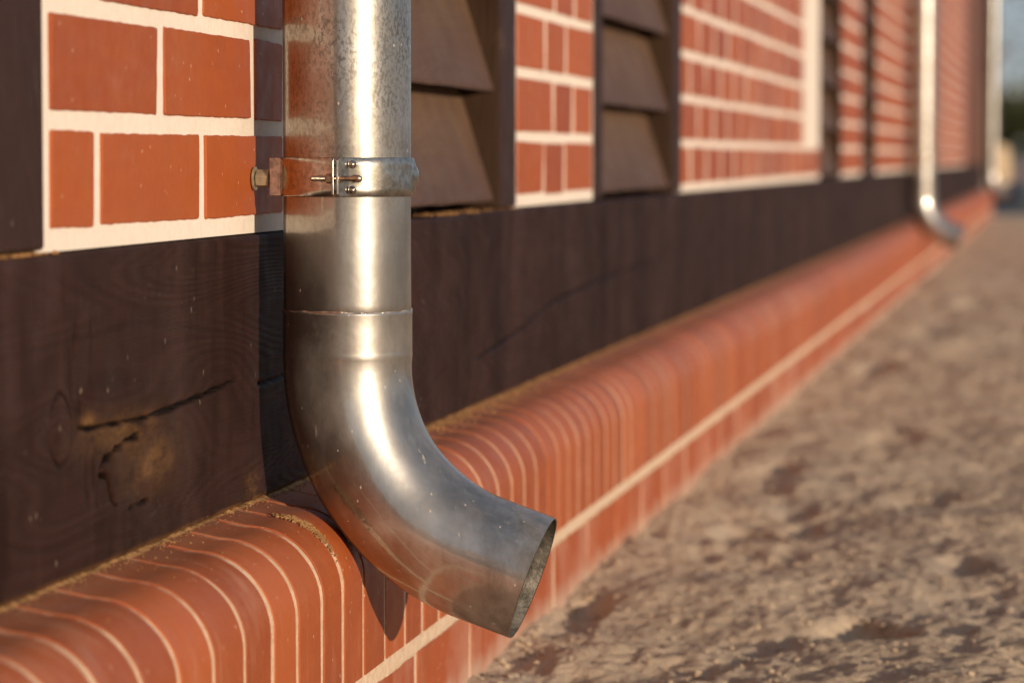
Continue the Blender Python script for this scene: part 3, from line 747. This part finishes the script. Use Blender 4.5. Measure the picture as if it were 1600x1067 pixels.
    def plate(off, w_, hgt, l0, l1, name, mat, th=0.0016, lean=0.0):
        m = MB(); c = d * (PRAD + l0) + tg * off; e = d * (PRAD + l1) + tg * off
        vs = []
        N = 8
        outl = []
        for s_ in range(N + 1):
            a = -pi / 2 + pi * s_ / N; outl.append((l1 - 0.003 + 0.003 * cos(a), (hgt / 2 - 0.003) * (1 if a > 0 else -1) + 0.003 * sin(a)) if s_ != N // 2 else (l1, 0))
        outl = [(l0, -hgt / 2)] + outl + [(l0, hgt / 2)]
        for sgn in (-th / 2, th / 2):
            for (l, z) in outl: vs.append(d * (PRAD + l) + tg * (off + sgn - lean * (l - l0)) + Vector((0, 0, zc_ + z)))
        k = len(outl); fs = [tuple(range(k))[::-1], tuple(k + i for i in range(k))] + [(i, (i + 1) % k, (i + 1) % k + k, i + k) for i in range(k)]
        m.add(vs, fs); return m.build(name, mat, cl, bevel=0.0004)
    plate(-0.0048, 0, 0.0300, 0.0012, 0.0125, 'ear', ZCL)
    plate(0.0062, 0, 0.0300, 0.0012, 0.0105, 'ear', ZCL, 0.0016, 0.85)
    # pressed dimples beside the ears
    for off in (0.0078,):
        for z in (-0.0100, 0.0100):
            m = MB(); a = EA + (off + 0.0015) / PRAD; dd = Vector((cos(a), sin(a), 0))
            lathe(m, dd * (PRAD + 0.0015) + Vector((0, 0, zc_ + z)), dd, [(0, 0.0034), (0.0012, 0.0032), (0.0024, 0.0024), (0.0031, 0.0012), (0.0033, 0.0002)], 20)
            m.build('rivet', ZCL, cl, smooth=True)
    # screw through the ears
    m = MB(); axis = tg; c0 = d * (PRAD + 0.0075) + Vector((0, 0, zc_ - 0.001))
    pr = [(-0.0225, 0.0013)]
    k = -0.022
    while k < -0.0095: pr += [(k, 0.0019), (k + 0.0005, 0.0024), (k + 0.0010, 0.0019)]; k += 0.00105
    pr += [(-0.009, 0.0021), (0.0105, 0.0021), (0.0115, 0.0031), (0.0155, 0.0031), (0.0172, 0.0024), (0.0180, 0.0010)]
    lathe(m, c0, axis, pr, 24); m.build('screw', STEEL, cl, smooth=True)
    m = MB(); lathe(m, c0, axis, [(-0.0105, 0.0036), (-0.0100, 0.0041), (-0.0064, 0.0041), (-0.0058, 0.0036)], 6); m.build('nut', STEEL, cl, bevel=0.0003)
    # bracket plate and wall bolt behind
    m = MB(); m.box((-0.0610, -0.012, cz0), (-0.030, -0.0104, cz1)); m.build('bracket', ZCL, cl, bevel=0.0005)
    m = MB(); m.box((-0.0618, -0.0097, cz0 + .0005), (-0.0598, 0.014, cz1 - .0005)); m.build('bracket', ZCL, cl, bevel=0.0005)
    m = MB(); lathe(m, (-0.0618, -0.006, zc_ - 0.0015), (-1, 0, 0), [(0.0, 0.0066), (0.0006, 0.0076), (0.0105, 0.0076), (0.0113, 0.0066)], 6); m.build('nut', YZ, cl, bevel=0.0003)
    m = MB(); lathe(m, (-0.0735, -0.006, zc_ - 0.0015), (-1, 0, 0), [(0.0, 0.0092), (0.0003, 0.0096), (0.0014, 0.0096), (0.0017, 0.0092)], 28); m.build('washer', YZ, cl, bevel=0)
    m = MB(); lathe(m, (-0.0745, -0.006, zc_ - 0.0015), (-1, 0, 0), [(0.0, 0.0035), (0.02, 0.0035)], 16); m.build('wall_bolt', YZ, cl)
    for o in [root] + root.children_recursive:
        pass
    return root
dp = make_downpipe()
tag(dp, 'large nearest zinc downpipe with curved outlet, clamped before the brick wall', 'downpipe', 'zinc downpipes along the wall')
def copy_tree(o, parent=None):
    c = o.copy(); COL.objects.link(c); c.parent = parent
    for ch in list(o.children): copy_tree(ch, c)
    return c
d2 = copy_tree(dp); d2.location = (PXC + 0.006, 12.90, 0.0); d2.scale = (1.08, 1.08, 1.0)
tag(d2, 'second zinc downpipe, blurred, beside the brick panel midway along the wall')
d3 = copy_tree(dp); d3.location = (PXC, 26.45, 0.02)
tag(d3, 'farthest small blurred zinc downpipe at the far corner of the building')

# ------------------------------------------------------------------ beyond the wall
def rock(name, c, r, mat, label, seed, sub=4, cat='boulder'):
    import bmesh
    bm = bmesh.new(); bmesh.ops.create_icosphere(bm, subdivisions=sub, radius=1.0)
    rr = random.Random(seed); cuts = [Vector((rr.gauss(0, 1), rr.gauss(0, 1), rr.gauss(0, 1))).normalized() for _ in range(14)]
    for v in bm.verts:
        p = v.co.copy()
        for cu in cuts:
            t = p.dot(cu)
            if t > 0.74: p -= cu * (t - 0.74) * 0.85
        p *= 1 + 0.05 * float(vn(np.array([p.x * 5 + seed]), np.array([p.y * 5 + p.z * 3]), seed)[0])
        v.co = (p.x * r[0], p.y * r[1], max(p.z, -0.5) * r[2])
    me = bpy.data.meshes.new(name); bm.to_mesh(me); bm.free()
    o = link(name, me, mat); o.location = c; tag(o, label, cat); return o
rock('boulder', (-0.50, 60, 0.20), (0.30, 0.4, 0.62), ROCKP, 'tall cream sunlit boulder just right of the farthest downpipe', 3)
rock('boulder', (0.28, 52, 0.12), (0.42, 0.5, 0.48), ROCKK, 'broad pinkish boulder at the right edge behind the dark rock', 5)
rock('boulder', (0.22, 33.0, 0.06), (0.26, 0.35, 0.19), ROCKD, 'low dark bluish rock on the road past the last downpipe', 8)

def tree(c, h, r, nl, leaf, mat, label, seed, cat='tree', name='broadleaf_tree', trunk=0.12, rz=None, ls=0.06, zc=0.62):
    rr = random.Random(seed); root = empty(name, c); tag(root, label, cat)
    m = MB()
    pts = []
    lathe(m, (0, 0, -0.1), (0.03, 0.02, 1), [(0, trunk * 1.3), (h * 0.15, trunk), (h * 0.5, trunk * 0.65), (h * 0.9, trunk * 0.15)], 10)
    rz = rz or r
    for k in range(10):
        a = rr.uniform(0, 2 * pi); t = rr.uniform(0.3, 0.75) * h
        lathe(m, (0, 0, t), (cos(a), sin(a), rr.uniform(0.2, 0.8)), [(0, trunk * 0.4), (r * 0.4, trunk * 0.25), (r * 0.85, trunk * 0.06)], 6)
    m.build('trunk', BARK, root)
    cl = [(rr.gauss(0, 0.5) * r, rr.gauss(0, 0.5) * r, h * zc + rr.gauss(0, 0.5) * rz, rr.uniform(0.18, 0.42) * r) for _ in range(34)]
    m = MB()
    for k in range(nl):
        q = rr.choice(cl); u = Vector((rr.gauss(0, 1), rr.gauss(0, 1), rr.gauss(0, 1))).normalized() * q[3] * rr.random() ** 0.4
        p = Vector((q[0], q[1], max(q[2], 0.1))) + u
        if p.z < 0.02: p.z = 0.02 + rr.random() * 0.1
        a = Vector((rr.gauss(0, 1), rr.gauss(0, 1), rr.gauss(0, 1))).normalized() * ls; b = a.orthogonal().normalized() * ls * 0.55
        m.add([p - a, p + b, p + a, p - b], [(0, 1, 2, 3)], rr.random())
    m.build('crown', mat, root); return root
tree((-2.1, 100, 0), 2.9, 1.9, 9000, 1, LEAF1, 'dark rounded bush standing behind the boulders, left of its neighbour', 1, 'bush', 'bush', 0.06, 1.3, 0.09, 0.5)
tree((0.6, 96, 0), 2.7, 1.7, 9000, 1, LEAF1, 'dark olive bush at the right edge beyond the boulders', 2, 'bush', 'bush', 0.06, 1.2, 0.09, 0.5)
tree((-0.9, 62, 0), 6.4, 1.5, 1500, 1, LEAF2, 'tall olive green tree whose branches hang at the upper right edge', 4, 'tree', 'broadleaf_tree', 0.10, 1.7, 0.06, 0.68)
